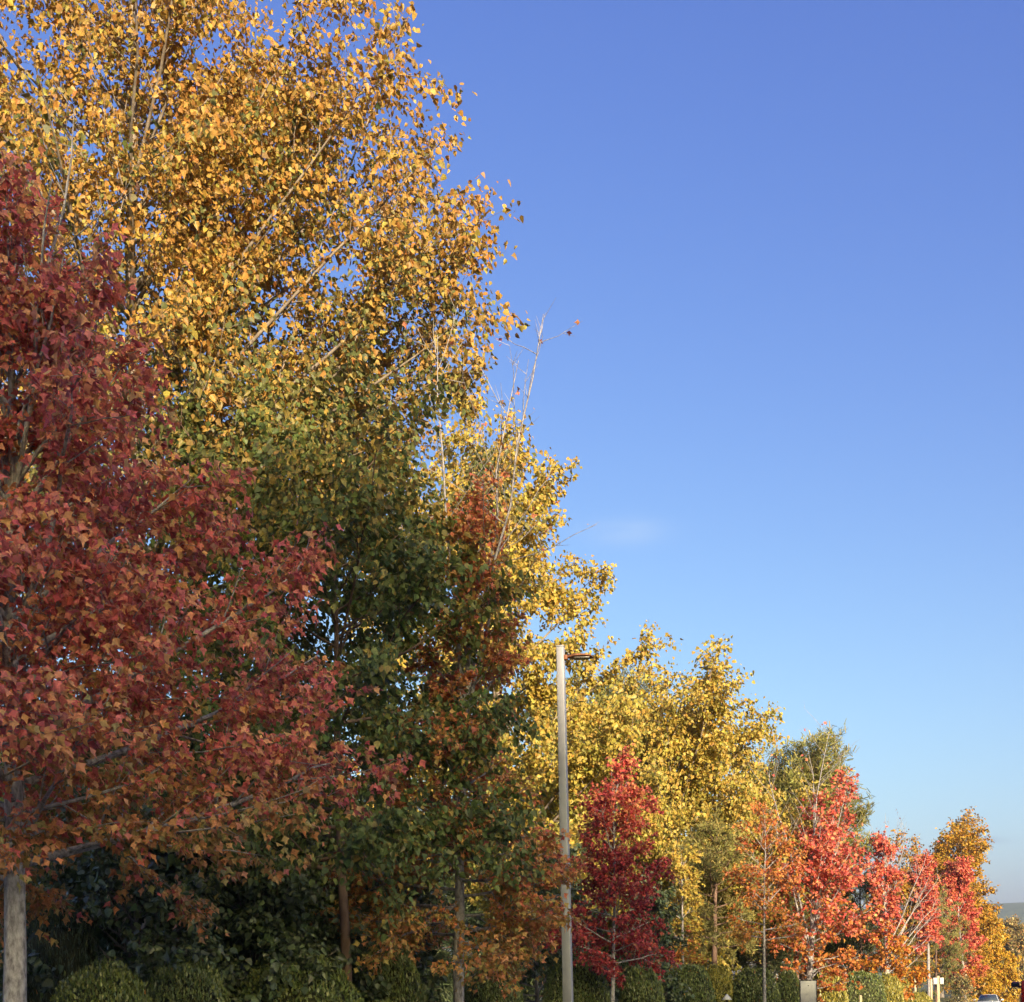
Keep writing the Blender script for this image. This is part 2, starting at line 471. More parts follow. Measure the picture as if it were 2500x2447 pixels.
    if single:
        ids = np.where(sel)[0]
        groups = np.array_split(ids[np.argsort(C[ids, 1])], 12)
        for g in groups:
            col = C[g].mean(0)
            V, F, CC = leaf_cloud(leaf, np.zeros((1, 3)), np.array([[0, 1., 0]]), np.array([[0, 0, 1.]]), np.ones(1), col[None], np.array([.12]))
            me = mk_mesh("leaf", V, F, mat or M_LEAF, CC)
            x, y, z = leaf_frames(T[g], N[g])
            for j, i in enumerate(g):
                o = link("leaf", me, crown)
                Mx = Matrix.Identity(4)
                for k in range(3):
                    Mx[k][0], Mx[k][1], Mx[k][2], Mx[k][3] = x[j, k] * S[i], y[j, k] * S[i], z[j, k] * S[i], P[i, k]
                o.matrix_local = Mx
    STATS.append((name, len(P), len(V)))
    return root
STATS = []

# palettes (weight, base colour)
GOLD = [(4, (.52, .31, .07)), (3, (.44, .28, .07)), (2, (.40, .33, .07)), (2, (.48, .25, .06)), (1, (.33, .20, .08))]
GREENP = [(4, (.14, .155, .05)), (3, (.18, .19, .06)), (2, (.24, .22, .07)), (1, (.40, .30, .09)), (1, (.10, .125, .05))]
YELLOW = [(5, (.54, .42, .085)), (3, (.46, .38, .085)), (3, (.55, .36, .075)), (1, (.32, .30, .08))]
YGREEN = [(4, (.42, .35, .07)), (3, (.28, .27, .06)), (2, (.50, .38, .08))]
CORAL = [(4, (.62, .26, .10)), (3, (.58, .18, .10)), (3, (.60, .34, .10)), (1, (.42, .10, .08))]
RED = [(4, (.62, .18, .15)), (3, (.56, .13, .125)), (3, (.66, .29, .15)), (2, (.62, .34, .14))]
PINKRED = [(4, (.70, .17, .12)), (3, (.62, .115, .10)), (3, (.72, .30, .14))]
CRIMSON = [(4, (.46, .07, .075)), (3, (.36, .05, .065)), (2, (.54, .12, .09)), (1, (.40, .18, .10))]
ORANGE = [(4, (.58, .23, .06)), (3, (.52, .17, .05)), (2, (.60, .32, .07)), (1, (.48, .12, .06))]
BRONZE = [(4, (.44, .26, .10)), (3, (.52, .23, .10)), (2, (.28, .24, .09)), (1, (.58, .26, .11))]
ORGREEN = [(4, (.56, .29, .10)), (3, (.42, .31, .09)), (2, (.60, .24, .10)), (1, (.28, .26, .09))]
EVERG = [(4, (.055, .080, .038)), (3, (.07, .10, .045)), (2, (.09, .12, .05))]
PINE = [(4, (.095, .115, .045)), (3, (.13, .145, .055)), (2, (.18, .18, .065)), (1, (.065, .085, .04))]
PINEO = [(4, (.25, .24, .065)), (3, (.31, .28, .075)), (2, (.18, .185, .06))]
PINEG = [(4, (.25, .235, .075)), (3, (.31, .28, .085)), (2, (.18, .185, .065)), (1, (.36, .28, .10))]

# ------------------------------------------------------------------ poplars on the bank
def B(px, Y): return base(px, Y)
grow_tree("poplar_tree", "tallest golden poplar towering behind the red maple, its lower crown still green", "tree", B(365, 19.5), 20.5, 3,
          [(.08, 4.0), (.22, 4.4), (.34, 5.3), (.44, 5.3), (.54, 4.3), (.64, 3.4), (.72, 2.7), (.85, 1.7), (1, .4)], 96, "poplar", .092, GOLD, GREENP, h=(.36, .60), t=(.10, .97), el=(6, 50),
          r0=.125, bark=M_BARKP, n2=2.1, n3=7, leaders=[(f_, az_ + da, e_, L_ * m_, 1.0) for (f_, e_, L_) in ((.41, 25, 6.3), (.50, 35, 6.1), (.58, 40, 4.2), (.64, 42, 3.1), (.45, 28, 6.1), (.40, 18, 4.6), (.37, 10, 4.3), (.54, 37, 4.9), (.33, 8, 4.4))
                   for (az_, da, m_) in ((0, -6, 1.0), (0, 18, .95), (0, -24, .92))] + [(.42 + .036 * k_, -95 + 28 * ((k_ * 7) % 5 - 2), 35, 1.6 + .5 * (k_ % 3), 1.0) for k_ in range(15)],
          nl=19, short=.25, jit=.08, s2min=.06, patch=.6, tw=.62, droop=.75, spread=.08, single=300, flat=.8)
grow_tree("poplar_tree", "shorter dark green poplar crowding the orange maple beside the lamp post", "tree", B(850, 16.4), 8.0, 8,
          [(.2, 2.4), (.4, 2.7), (.6, 2.3), (.85, 1.4), (1, .5)], 46, "poplar", .088, [(3, (.32, .25, .06)), (4, (.17, .20, .055)), (1, (.42, .28, .07))], [(4, (.12, .165, .05)), (3, (.16, .20, .06)), (2, (.21, .23, .07)), (1, (.36, .28, .08)), (1, (.09, .125, .045))], h=(.6, 1.05), t=(.32, .97), el=(-10, 50),
          r0=.08, bark=M_BARKN, n2=2.9, n3=8, nl=23, patch=.5, azbias=(math.pi, .12), tw=.5, droop=.75, spread=.07, flat=.8)
grow_tree("poplar_tree", "yellow green poplar with loose top rising behind the bare maple shoots above the lamp post", "tree", B(1225, 33), 14.2, 12,
          [(.1, 3.6), (.3, 3.9), (.55, 3.1), (.8, 2.2), (1, .6)], 44, "poplar", .115, YELLOW, YGREEN, h=(.1, .75), t=(.14, .98), el=(14, 60),
          r0=.2, bark=M_BARKP, n2=2.3, n3=8, nl=25, tw=.6, droop=.75, spread=.08, flat=.8)
grow_tree("poplar_tree", "broad rounded yellow poplar behind the crimson maple and the lamp post", "tree", B(1655, 46.5), 9.7, 15,
          [(.12, 4.4), (.35, 5.2), (.6, 4.6), (.8, 3.3), (1, 1.1)], 60, "poplar", .13, YELLOW, YGREEN, h=(.25, 1.0), t=(.16, .98), el=(6, 46),
          r0=.22, bark=M_BARKP, n2=2.2, n3=8, nl=19, tw=.7, droop=.75, spread=.10, flat=.8)

# ------------------------------------------------------------------ street maples
grow_tree("maple_tree", "large shaded red maple with grey trunk standing nearest the tallest poplar", "tree", B(32, 10.0), 7.5, 21,
          [(.2, 2.7), (.34, 3.3), (.5, 2.5), (.7, 1.05), (1, .3)], 64, "maple3", .080, RED, BRONZE, h=(.30, .48), t=(.30, .96), el=(8, 64),
          r0=.105, bark=M_BARKW, n2=4.4, n3=8, nl=22, s2min=.04, l2=.48, short=.35, tw=.34, up=.10, droop=.65, spread=.04, single=300, flat=.55, jit=.14,
          leaders=[(.75, 20, 76, 3.0, .35), (.72, 200, 80, 2.6, .4), (.7, 330, 72, 2.4, .5)])
grow_tree("maple_tree", "orange and bronze maple with thick grey trunk and long bare shoots, beside the lamp post", "tree", B(1113, 17.2), 8.0, 23,
          [(.14, 1.3), (.3, 1.8), (.45, 1.1), (.75, .42), (1, .2)], 46, "maple3", .085, CORAL, ORGREEN, h=(.33, .55), t=(.25, .95), tpow=1.35, el=(-8, 66),
          r0=.092, bark=M_BARKW, n2=5.0, n3=8, nl=18, tw=.32, up=.08, droop=.45, spread=.04, flat=.55, lean=(.36, 0),
          leaders=[(.62, 0, 77, 5.0, .2), (.66, 10, 81, 4.6, .2), (.6, 190, 88, 5.2, .15)])
grow_tree("maple_tree", "slim crimson maple with thin pale trunk standing just beyond the lamp post", "tree", B(1492, 23.6), 5.0, 27,
          [(.2, .55), (.35, .95), (.55, .85), (.8, .5), (1, .15)], 34, "maple3", .08, PINKRED, CRIMSON, h=(.8, 1.15), t=(.31, .97), el=(4, 62),
          r0=.048, bark=M_BARKW, n2=7.0, n3=9, nl=19, tw=.26, up=.08, droop=.4, spread=.035, flat=.55, lean=(.12, 0))
grow_tree("maple_tree", "thin young orange maple with bare pale stem in front of the dark pine", "tree", B(1866, 36), 6.0, 31,
          [(.3, .5), (.5, 1.1), (.7, .9), (1, .3)], 26, "maple3", .095, ORANGE, [(1, (.46, .24, .05)), (1, (.34, .22, .05))], h=(.2, .6), t=(.42, .97), el=(10, 55),
          r0=.055, bark=M_BARKW, n2=6.0, n3=7, nl=14, tw=.34, up=.08, droop=.4, spread=.04, flat=.55, bare=.25)
grow_tree("maple_tree", "red maple with a fan of bare leaders in front of the tall conical evergreen", "tree", B(1970, 42), 5.9, 33,
          [(.15, .9), (.35, 1.6), (.6, 1.5), (.85, 1.0), (1, .4)], 40, "simple", .125, PINKRED, ORANGE, h=(.36, .85), t=(.14, .97), el=(8, 70),
          r0=.13, bark=M_BARKW, n2=3.6, n3=7, nl=11, tw=.36, up=.08, droop=.4, spread=.05, flat=.55, lean=(.5, 0), azbias=(0, .22),
          leaders=[(.42, 180, 89, 6.9, .25), (.40, 180, 83, 6.4, .2), (.45, 0, 82, 5.6, .4), (.45, 350, 77, 5.2, .45), (.38, 190, 79, 5.0, .3), (.5, 0, 74, 5.0, .4), (.5, 10, 86, 6.0, .3)])
grow_tree("maple_tree", "half bare maple with red top, orange skirt and raked pale branches", "tree", B(2165, 63), 8.6, 37,
          [(.12, 1.4), (.22, 1.7), (.4, .75), (.7, .6), (1, .3)], 34, "simple", .15, PINKRED, [(3, (.55, .21, .035)), (2, (.56, .30, .04)), (1, (.5, .14, .035))], h=(.40, .60), t=(.10, .95), el=(0, 75),
          r0=.15, bark=M_BARKW, n2=4.0, n3=8, nl=14, tw=.42, up=.04, droop=.4, spread=.06, flat=.55, patch=.1,
          leaders=[(.3, 0, 52, 4.6, .02), (.33, 8, 56, 4.8, .02), (.36, -8, 60, 4.9, .02), (.28, 3, 46, 4.2, .02), (.4, 0, 64, 5.0, .02), (.25, 0, 38, 3.4, .02), (.2, 5, 34, 3.0, .02),
                   (.6, 180, 86, 5.2, .3), (.6, 0, 88, 5.3, .3), (.6, 10, 81, 5.0, .3), (.55, 0, 76, 5.0, .3)])
grow_tree("maple_tree", "narrow bright red maple of two upright plumes beside the half bare maple", "tree", B(2268, 83), 10.0, 41,
          [(.3, .4), (.5, .65), (.8, .55), (1, .2)], 26, "simple", .18, PINKRED, PINKRED, h=(.3, .6), t=(.42, .97), el=(30, 80),
          r0=.13, bark=M_BARKW, n2=4.0, n3=8, nl=19, tw=.45, up=.04, droop=.4, spread=.07, flat=.6)
grow_tree("maple_tree", "slanting scarlet maple against the golden crown beyond the white sign post", "tree", B(2358, 116), 12.6, 43,
          [(.1, 1.5), (.4, 1.7), (.7, 1.3), (1, .4)], 34, "simple", .21, PINKRED, ORANGE, h=(.2, .42), t=(.14, .97), el=(20, 75),
          r0=.16, bark=M_BARKW, n2=3.4, n3=7, nl=19, tw=.55, up=.04, droop=.4, spread=.08, flat=.6, lean=(-.9, 0))
grow_tree("maple_tree", "small golden orange maple glowing between dark laurel and sunlit pine", "tree", B(1668, 37), 4.4, 45,
          [(.05, .3), (.4, .45), (.8, .35), (1, .1)], 20, "maple3", .10, YELLOW, ORANGE, h=(.15, .5), t=(.15, .97), el=(20, 60),
          r0=.05, bark=M_BARKW, n2=6, n3=8, nl=16, tw=.3, droop=.4, spread=.05)

# golden trees at the end of the row
GORANGE = [(4, (.52, .30, .035)), (3, (.50, .24, .035)), (2, (.40, .26, .04)), (1, (.30, .22, .05))]
grow_tree("golden_tree", "big golden orange tree closing the row behind the scarlet maple", "tree", B(2297, 132), 12.4, 48,
          [(.1, 5.4), (.3, 6.6), (.6, 6.0), (.85, 4.2), (1, 1.4)], 60, "simple", .28, GORANGE, GORANGE, t=(.10, .98), el=(10, 62),
          r0=.28, bark=M_BARK, n2=1.7, n3=6, nl=12, tw=.8, droop=.5, spread=.16)
WEEP = [(4, (.55, .36, .035)), (3, (.55, .30, .035)), (1, (.40, .28, .04))]
grow_tree("golden_tree", "low bright yellow tree drooping over the kerb beyond the silver car", "tree", B(2410, 150), 11.0, 49,
          [(.05, 3.0), (.3, 3.2), (.6, 2.4), (1, .6)], 40, "simple", .28, WEEP, WEEP, t=(.06, .98), el=(0, 50),
          r0=.2, bark=M_BARK, n2=1.9, n3=6, nl=20, tw=.9, droop=.9, spread=.18)
FARC = [(3, (.32, .25, .10)), (3, (.25, .22, .10)), (2, (.38, .25, .10)), (1, (.44, .25, .10))]
far = grow_tree("roadside_tree", "hazy olive brown tree far down the road below the hill", "tree", B(2476, 255), 14.0, 51,
          [(.05, 5), (.35, 5.8), (.7, 4.2), (1, 1.2)], 40, "simple", .45, FARC, FARC, t=(.08, .98), el=(0, 60),
          r0=.3, bark=M_BARK, n2=1.1, n3=6, nl=14, tw=1.2, droop=.5, spread=.28)

# ------------------------------------------------------------------ evergreens
cone_tree = grow_tree("evergreen_tree", "tall conical evergreen standing behind the bare leaders of the red maple", "tree", B(1962, 70), 11.0, 61,
          [(.03, 3.8), (.3, 3.7), (.6, 3.1), (.85, 2.2), (1, .9)], 130, "needle", .32, PINEO, PINE, t=(.05, .985), el=(20, 66),
          r0=.2, bark=M_BARKN, n2=2.8, n3=7, nl=10, tw=.5, droop=-.1, spread=.06, mat=M_NEEDLE)
copy_tree(cone_tree, B(1462, 62), 1.0, (1, 1, 1.12), "green evergreen tip showing between two yellow poplars above the lamp head", None)
def pine(label, px, Y, H, R, seed, hi, lo=PINE, n1=36, t0=.3, dr=.0):
    return grow_tree("pine_tree", label, "tree", B(px, Y), H, seed, [(t0, R), (t0 + .25, R * 1.05), (.8, R * .7), (1, R * .2)], n1, "needle", .17, hi, lo, h=(.2, .6), t=(t0, .97), el=(-4, 48),
          r0=.11, bark=M_BARKN, n2=3.2, n3=7, nl=25, tw=.36, droop=dr, spread=.035, mat=M_NEEDLE, up=.14)
pine("sunlit tufted pine with golden needles under the broad yellow poplar", 1745, 41, 5.4, 1.6, 63, PINEG, PINEG)
dark_pine = pine("dark green pine behind the thin young orange maple", 1868, 47, 4.8, 1.7, 64, PINE, EVERG, t0=.22)
pine("olive pine growing between the young orange maple and the red maple", 1945, 50, 5.6, 1.4, 65, PINEG, PINE, t0=.32)
pine("dark olive pine between the red maple and the half bare maple", 2105, 66, 7.0, 1.75, 66, PINE, PINE, t0=.26)
pine("drooping olive pine behind the pale post with two white boxes", 2285, 88, 8.2, 2.1, 67, PINEG, PINE, n1=34, t0=.20, dr=.8)
cedar = grow_tree("cedar_tree", "dark dense cedar in the belt behind the poplars", "tree", base(60, 29), 7.2, 71,
          [(.02, 2.0), (.3, 1.9), (.7, 1.1), (1, .1)], 64, "needle", .30, EVERG, EVERG, t=(.03, .98), el=(-6, 40),
          r0=.14, bark=M_BARKN, n2=2.6, n3=6, nl=13, tw=.5, droop=.4, spread=.06, mat=M_NEEDLE, group="cedars behind the poplars")
R_ = random.Random(5)
for k, px in enumerate(range(150, 1800, 92)):
    tx = ray(px, 2400)[0]
    Y = min((21 + R_.uniform(-2, 2)) / .918 / (VPB - tx), 95)
    q = R_.uniform(.85, 1.1) * (1 + .006 * (Y - 30))
    copy_tree(cedar, base(px, Y), R_.uniform(0, 6), (q * 1.1, q * 1.1, q), "dark dense cedar in the belt behind the poplars", "cedars behind the poplars")

# ------------------------------------------------------------------ clipped shrubs and hedges
def dome_mesh(seed, p, n, size, pal, kind="laurel", mat=None, jag=.03, aspect=1.0):
    """unit dome: radius 1, height 1; leaf_size relative"""
    r = np.random.default_rng(seed)
    d = nrm(r.normal(size=(int(n * 1.25), 3))); d = d[d[:, 2] > -.15][:n]
    rr = (np.abs(d) ** p).sum(1) ** (-1 / p)
    P = d * rr[:, None]
    stray = np.where(r.random(len(P)) < .02, r.uniform(0, .07, len(P)), 0)
    bump_ = 1 + stray + .045 * lowfreq(P, seed, .7) + .02 * lowfreq(P, seed + 1, .25)
    P = P * (bump_ * (1 - np.abs(r.normal(0, jag, len(P)))))[:, None]
    P[:, 2] = np.maximum(P[:, 2], 0.0)
    tip = nrm(r.normal(size=P.shape) * .9 + d * .9 + np.array([0, 0, .35]))
    nor = nrm(d + r.normal(size=P.shape) * .55)
    ws = np.array([q[0] for q in pal], float); ws /= ws.sum()
    C = np.array([q[1] for q in pal])[r.choice(len(pal), len(P), p=ws)] * r.uniform(.65, 1.3, (len(P), 1))
    fallen = (r.random(len(P)) < .004) & (d[:, 2] > .3)
    C[fallen] = np.array([[.55, .24, .07]]) * r.uniform(.7, 1.2, (fallen.sum(), 1))
    V, F, CC = leaf_cloud(kind, P, tip, nor, size * r.uniform(.7, 1.3, len(P)), C, r.uniform(0, .25, len(P)))
    # twiggy inside of the shrub
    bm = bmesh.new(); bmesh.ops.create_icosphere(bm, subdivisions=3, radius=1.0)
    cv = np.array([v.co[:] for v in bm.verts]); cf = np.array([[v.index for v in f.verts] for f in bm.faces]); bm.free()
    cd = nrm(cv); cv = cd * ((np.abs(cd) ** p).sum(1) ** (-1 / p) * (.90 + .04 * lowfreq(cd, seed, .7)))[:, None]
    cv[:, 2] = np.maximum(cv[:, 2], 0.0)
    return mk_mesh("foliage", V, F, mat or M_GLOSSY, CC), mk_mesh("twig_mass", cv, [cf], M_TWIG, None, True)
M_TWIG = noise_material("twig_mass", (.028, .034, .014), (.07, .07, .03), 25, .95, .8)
BOX = [(4, (.12, .165, .05)), (3, (.165, .20, .06)), (2, (.22, .24, .07)), (1, (.08, .12, .04))]
BOXY = [(4, (.26, .25, .05)), (3, (.36, .31, .06)), (2, (.19, .20, .05)), (1, (.46, .36, .07))]
near_dome = [dome_mesh(80 + k, 2.5, 20000, .046, BOX, "simple", jag=.015) for k in range(2)]
far_dome = [dome_mesh(90 + k, 2.8, 12000, .06, BOX, "simple", jag=.018) for k in range(2)]
yellow_dome = dome_mesh(95, 2.6, 12000, .065, BOXY, "simple", jag=.018)
box_dome = dome_mesh(96, 4.0, 14000, .05, BOX, "simple", jag=.015)
dark_box = dome_mesh(97, 6.0, 14000, .06, EVERG)
def shrub(name, label, cat, px, w, top, Y, data, depth=1.0, group=None, py=2420):
    x, y, z = base(px, Y, py)
    R = w * Y / FPX / 2
    root = thing(name, label, cat, (x, y, z), 0, group)
    H = zat(top, Y, px) - z
    for nm, me in zip(("foliage", "twig_mass"), data):
        o = link(nm, me, root)
        o.scale = (R, R * depth, H)
        o.rotation_euler = (0, 0, 0)
        o["kind"] = "stuff"
    return root
shrub("clipped_shrub", "clipped green dome shrub right beside the grey trunk of the large red maple", "shrub", 255, 280, 2362, 12.5, near_dome[0])
shrub("clipped_shrub", "low dark clipped shrub tucked under the broad leaved bush", "shrub", 455, 230, 2352, 14.2, near_dome[1])
shrub("clipped_shrub", "widest dark clipped shrub between the broad leaved bush and the thick grey trunk", "shrub", 735, 330, 2338, 15.8, near_dome[0])
shrub("clipped_shrub", "dark rounded shrub overlapping the widest one, left neighbour of the thick grey trunk", "shrub", 950, 185, 2312, 17.6, near_dome[1])
shrub("clipped_shrub", "round clipped shrub between the thick grey trunk and the lamp post", "shrub", 1204, 150, 2345, 21.2, near_dome[0])
shrub("clipped_shrub", "tall round clipped shrub directly behind the lamp post", "shrub", 1407, 168, 2335, 24.9, near_dome[1])
shrub("clipped_shrub", "clipped shrub just beyond the thin trunk of the crimson maple", "shrub", 1567, 112, 2372, 27.5, far_dome[0])
shrub("clipped_shrub", "dark clipped ball shrub touching the small sunlit yellow shrub", "shrub", 1686, 115, 2364, 32, far_dome[1])
shrub("clipped_shrub", "small sunlit yellow green ball shrub behind the white path light", "shrub", 1752, 72, 2358, 37, yellow_dome)
shrub("clipped_shrub", "broad clipped shrub at the foot of the thin young orange maple", "shrub", 1842, 120, 2370, 37, far_dome[0])
shrub("clipped_shrub", "small clipped shrub beside the grey sign panel with dark edge", "shrub", 1925, 66, 2378, 39, far_dome[1])
shrub("clipped_shrub", "golden topped clipped shrub standing behind the grey sign panel", "shrub", 2022, 88, 2361, 46, yellow_dome)
shrub("hedge", "dark block of hedge between the golden topped shrub and the yellow hedge", "hedge", 2098, 110, 2378, 54, box_dome)
shrub("hedge", "bright yellow hedge under the orange skirt of the half bare maple", "hedge", 2172, 62, 2380, 61, yellow_dome)
shrub("clipped_shrub", "yellow shrub at the end of the hedge near the pale marker post", "shrub", 2203, 46, 2390, 66, yellow_dome)
shrub("low_shrub", "low orange tinted shrub in front of the pale post with two white boxes", "shrub", 2240, 70, 2424, 68, yellow_dome)
shrub("hedge", "tall dark square clipped hedge behind the grey trunk of the large red maple", "hedge", 140, 170, 2232, 14.6, dark_box)
# broad leaved bushes in the shade
LAUR = [(4, (.09, .125, .06)), (3, (.115, .15, .068)), (2, (.15, .185, .08)), (1, (.07, .09, .045))]
def bush(label, px, Y, top, R, seed, pal=LAUR, leaf="poplar", size=.10, n1=34, nl=15):
    b = base(px, Y)
    H = zat(top, Y, px) - b[2]
    return grow_tree("broadleaf_bush", label, "bush", b, H, seed, [(0, R), (.35, R), (.7, R * .7), (1, R * .3)], n1, leaf, size, pal, pal, t=(.04, .95), el=(0, 60),
          r0=.05, bark=M_BARK, n2=4, n3=6, nl=nl, tw=.32, droop=.6, spread=.05, mat=M_GLOSSY, flat=.8)
bush("dark broad leaved bush under the large red maple behind the clipped dome shrub", 330, 15.2, 2190, 1.5, 101)
bush("broad leaved bush spilling forward over the widest clipped shrub", 620, 16.4, 2180, 1.55, 102)
bush("dark bush behind the two overlapping clipped shrubs near the thick grey trunk", 905, 18.6, 2220, .95, 103)
bush("blue green dark bush behind the lamp post and the orange maple", 1310, 27, 2130, 1.3, 104)
bush("dark laurel bush between the crimson maple and the sunlit pine", 1585, 31, 2215, .85, 105)

bush("grey olive untrimmed shrub just past the pale post with two white boxes", 2350, 88, 2398, .9, 106, [(3, (.22, .20, .09)), (2, (.30, .24, .10)), (1, (.40, .26, .10))], "simple", .12, 26, 9)

# ------------------------------------------------------------------ lamp post
def box_verts(x0, x1, y0, y1, z0, z1):
    V = np.array([[x, y, z] for z in (z0, z1) for (x, y) in ((x0, y0), (x1, y0), (x1, y1), (x0, y1))], float)
    F = np.array([[3, 2, 1, 0], [4, 5, 6, 7], [0, 1, 5, 4], [1, 2, 6, 5], [2, 3, 7, 6], [3, 0, 4, 7]])
    return V, F
def bevel_box(name, mat, parent, dims, loc=(0, 0, 0), bev=.006, rot=(0, 0, 0), taper=1.0, seg=2):
    x, y, z = dims
    V, F = box_verts(-x / 2, x / 2, -y / 2, y / 2, 0, z)
    V[4:, :2] *= taper
    o = link(name, mk_mesh(name, V, [F], mat), parent, loc)
    o.rotation_euler = rot
    if bev:
        b = o.modifiers.new("bevel", 'BEVEL'); b.width = bev; b.segments = seg
    return o
def lathe(name, mat, parent, prof, loc=(0, 0, 0), n=20, rot=(0, 0, 0)):
    prof = np.array(prof, float)
    a = np.linspace(0, 2 * np.pi, n, endpoint=False)
    V = np.stack([prof[:, None, 0] * np.cos(a), prof[:, None, 0] * np.sin(a), np.repeat(prof[:, None, 1], n, 1)], -1).reshape(-1, 3)
    i = np.arange(len(prof) * n).reshape(len(prof), n)
    F = np.stack([i[:-1], np.roll(i, -1, 1)[:-1], np.roll(i, -1, 1)[1:], i[1:]], -1).reshape(-1, 4)
    o = link(name, mk_mesh(name, V, [F], mat, None, True), parent, loc)
    o.rotation_euler = rot
    return o
M_POLE = noise_material("galvanised_pole", (.30, .31, .34), (.44, .45, .48), 5, .55, .06, (1, 1, .25), .25)
M_HEAD = noise_material("bronze_housing", (.20, .085, .045), (.30, .13, .07), 9, .5, .1, metallic=.3)
M_LENS = noise_material("lamp_lens", (.16, .15, .13), (.22, .21, .19), 6, .25, 0)
M_DARK = noise_material("dark_metal", (.02, .02, .022), (.05, .05, .05), 12, .5, .1, metallic=.4)
M_STEEL = noise_material("sign_aluminium", (.30, .30, .32), (.42, .42, .44), 4, .5, .05, metallic=.5)
M_WHITE = noise_material("white_enamel", (.50, .50, .48), (.62, .61, .59), 10, .5, .05)
M_TIMBER = noise_material("pale_timber", (.42, .33, .20), (.62, .52, .34), 6, .75, .4, (1, 1, .2))
lb = base(1388, 21.4, 2447)
ltop = at(1369, 1584, 21.4)[2] - lb[2]
lamp = thing("street_lamp", "square grey street lamp post with flat bronze head between the orange and crimson maples", "street lamp", lb, math.radians(-16))
lamp.rotation_euler = (0, math.radians(-.35), math.radians(-16))
bevel_box("pole", M_POLE, lamp, (.165, .165, ltop), (0, 0, .03), .012, taper=.76)
bevel_box("pole_cap", M_POLE, lamp, (.136, .136, .02), (0, 0, ltop + .03), .005)
bevel_box("base_plate", M_POLE, lamp, (.34, .34, .03), (0, 0, 0), .004)
bevel_box("access_cover", M_POLE, lamp, (.09, .008, .2), (0, -.09, .5), .003)
zh = at(1400, 1606, 21.4)[2] - lb[2]
# head: a flat tapering shell, rounded nose
n = 14
us = np.linspace(0, 1, n)
hw = np.interp(us, [0, .12, .35, .8, .95, 1], [.03, .05, .14, .15, .10, .03])
ht = np.interp(us, [0, .12, .4, .85, 1], [.022, .032, .05, .035, .008])
bow = .018 * np.sin(us * np.pi)
a = np.linspace(0, 2 * np.pi, 16, endpoint=False)
HV = np.stack([np.repeat((.06 + us * .50)[:, None], 16, 1), hw[:, None] * np.cos(a), bow[:, None] + ht[:, None] * np.where(np.sin(a) > 0, np.sin(a), np.sin(a) * .45)], -1).reshape(-1, 3)
i = np.arange(n * 16).reshape(n, 16)
HF = np.stack([i[:-1], np.roll(i, -1, 1)[:-1], np.roll(i, -1, 1)[1:], i[1:]], -1).reshape(-1, 4)
head = link("lamp_head", mk_mesh("lamp_head", HV, [HF, i[-1][None]], M_HEAD, None, True), lamp, (0, 0, zh))
head.rotation_euler = (0, 0, math.radians(16))
bevel_box("lens", M_LENS, head, (.26, .2, .014), (.36, 0, -.022), .004)
bevel_box("bracket", M_HEAD, lamp, (.09, .07, .08), (.075, 0, zh - .035), .006, (0, 0, 0))

# ------------------------------------------------------------------ signs, posts, path light
sb = base(1974, 33.6, 2447)
sg = thing("sign_panel", "grey rectangular sign panel with dark edge on a post by the path", "sign", sb, math.radians(4))
zt = zat(2393, 33.6, 1974) - sb[2]
bevel_box("panel", M_STEEL, sg, (.44, .012, .72), (0, 0, zt - .735), .003)
for (w_, h_, x_, z_) in ((.48, .022, 0, zt - .018), (.48, .022, 0, zt - .757), (.022, .72, -.229, zt - .735), (.022, .72, .229, zt - .735)):
    bevel_box("frame_bar", M_DARK, sg, (w_, .03, h_), (x_, 0, z_), .003)
bevel_box("post", M_DARK, sg, (.05, .05, zt - .02), (0, .045, 0), .004)
for z_ in (zt - .15, zt - .6):
    lathe("bolt", M_DARK, sg, [(0, .008), (.012, .006), (.014, 0)], (0, -.006, z_), 10, (math.pi / 2, 0, 0))
pb = base(2291, 77, 2447)
ps = thing("box_post", "pale timber post carrying two white boxes near the half bare maple", "post", pb, math.radians(-8))
zt = zat(2385, 77, 2291) - pb[2]
bevel_box("post", M_TIMBER, ps, (.15, .15, zt), (0, 0, 0), .012)
bevel_box("post_cap", M_TIMBER, ps, (.18, .18, .05), (0, 0, zt + .001), .01, taper=.6)
for sx in (-1, 1):
    b = bevel_box("white_box", M_WHITE, ps, (.235, .2, .40), (sx * .194, -.04, zt - .46), .015)
    bevel_box("flap", M_WHITE, b, (.20, .012, .30), (0, -.108, .04), .004)
    lathe("knob", M_DARK, b, [(0, .03), (.014, .026), (.014, 0)], (0, -.114, .2), 8, (math.pi / 2, 0, 0))
for k, (px, Y, top, w_, lab) in enumerate(((2235, 72, 2389, .10, "pale marker post at the end of the yellow hedge"), (2274, 76, 2391, .11, "plain pale post beside the post with two white boxes"),
                          (2101, 47, 2432, .09, "short pale stake in front of the dark block of hedge"))):
    b = base(px, Y, 2447)
    t_ = thing("marker_post", lab, "post", b)
    z_ = zat(top, Y, px) - b[2]
    bevel_box("post", M_TIMBER, t_, (w_, w_, z_), (0, 0, 0), .008)
    bevel_box("post_cap", M_TIMBER, t_, (w_ + .02, w_ + .02, .03), (0, 0, z_ + .001), .006, taper=.5)
cb = base(1775, 34.5, 2447)
pl = thing("path_light", "white path light with conical cap on the bank between clipped shrubs", "lamp", cb)
z_ = zat(2427, 34.5, 1775) - cb[2]
lathe("stem", M_DARK, pl, [(.02, 0), (.02, z_ - .1)])
lathe("cap", M_WHITE, pl, [(.004, z_), (.02, z_ - .01), (.07, z_ - .07), (.135, z_ - .155), (.13, z_ - .165), (.0, z_ - .14)], (0, 0, 0), 24)
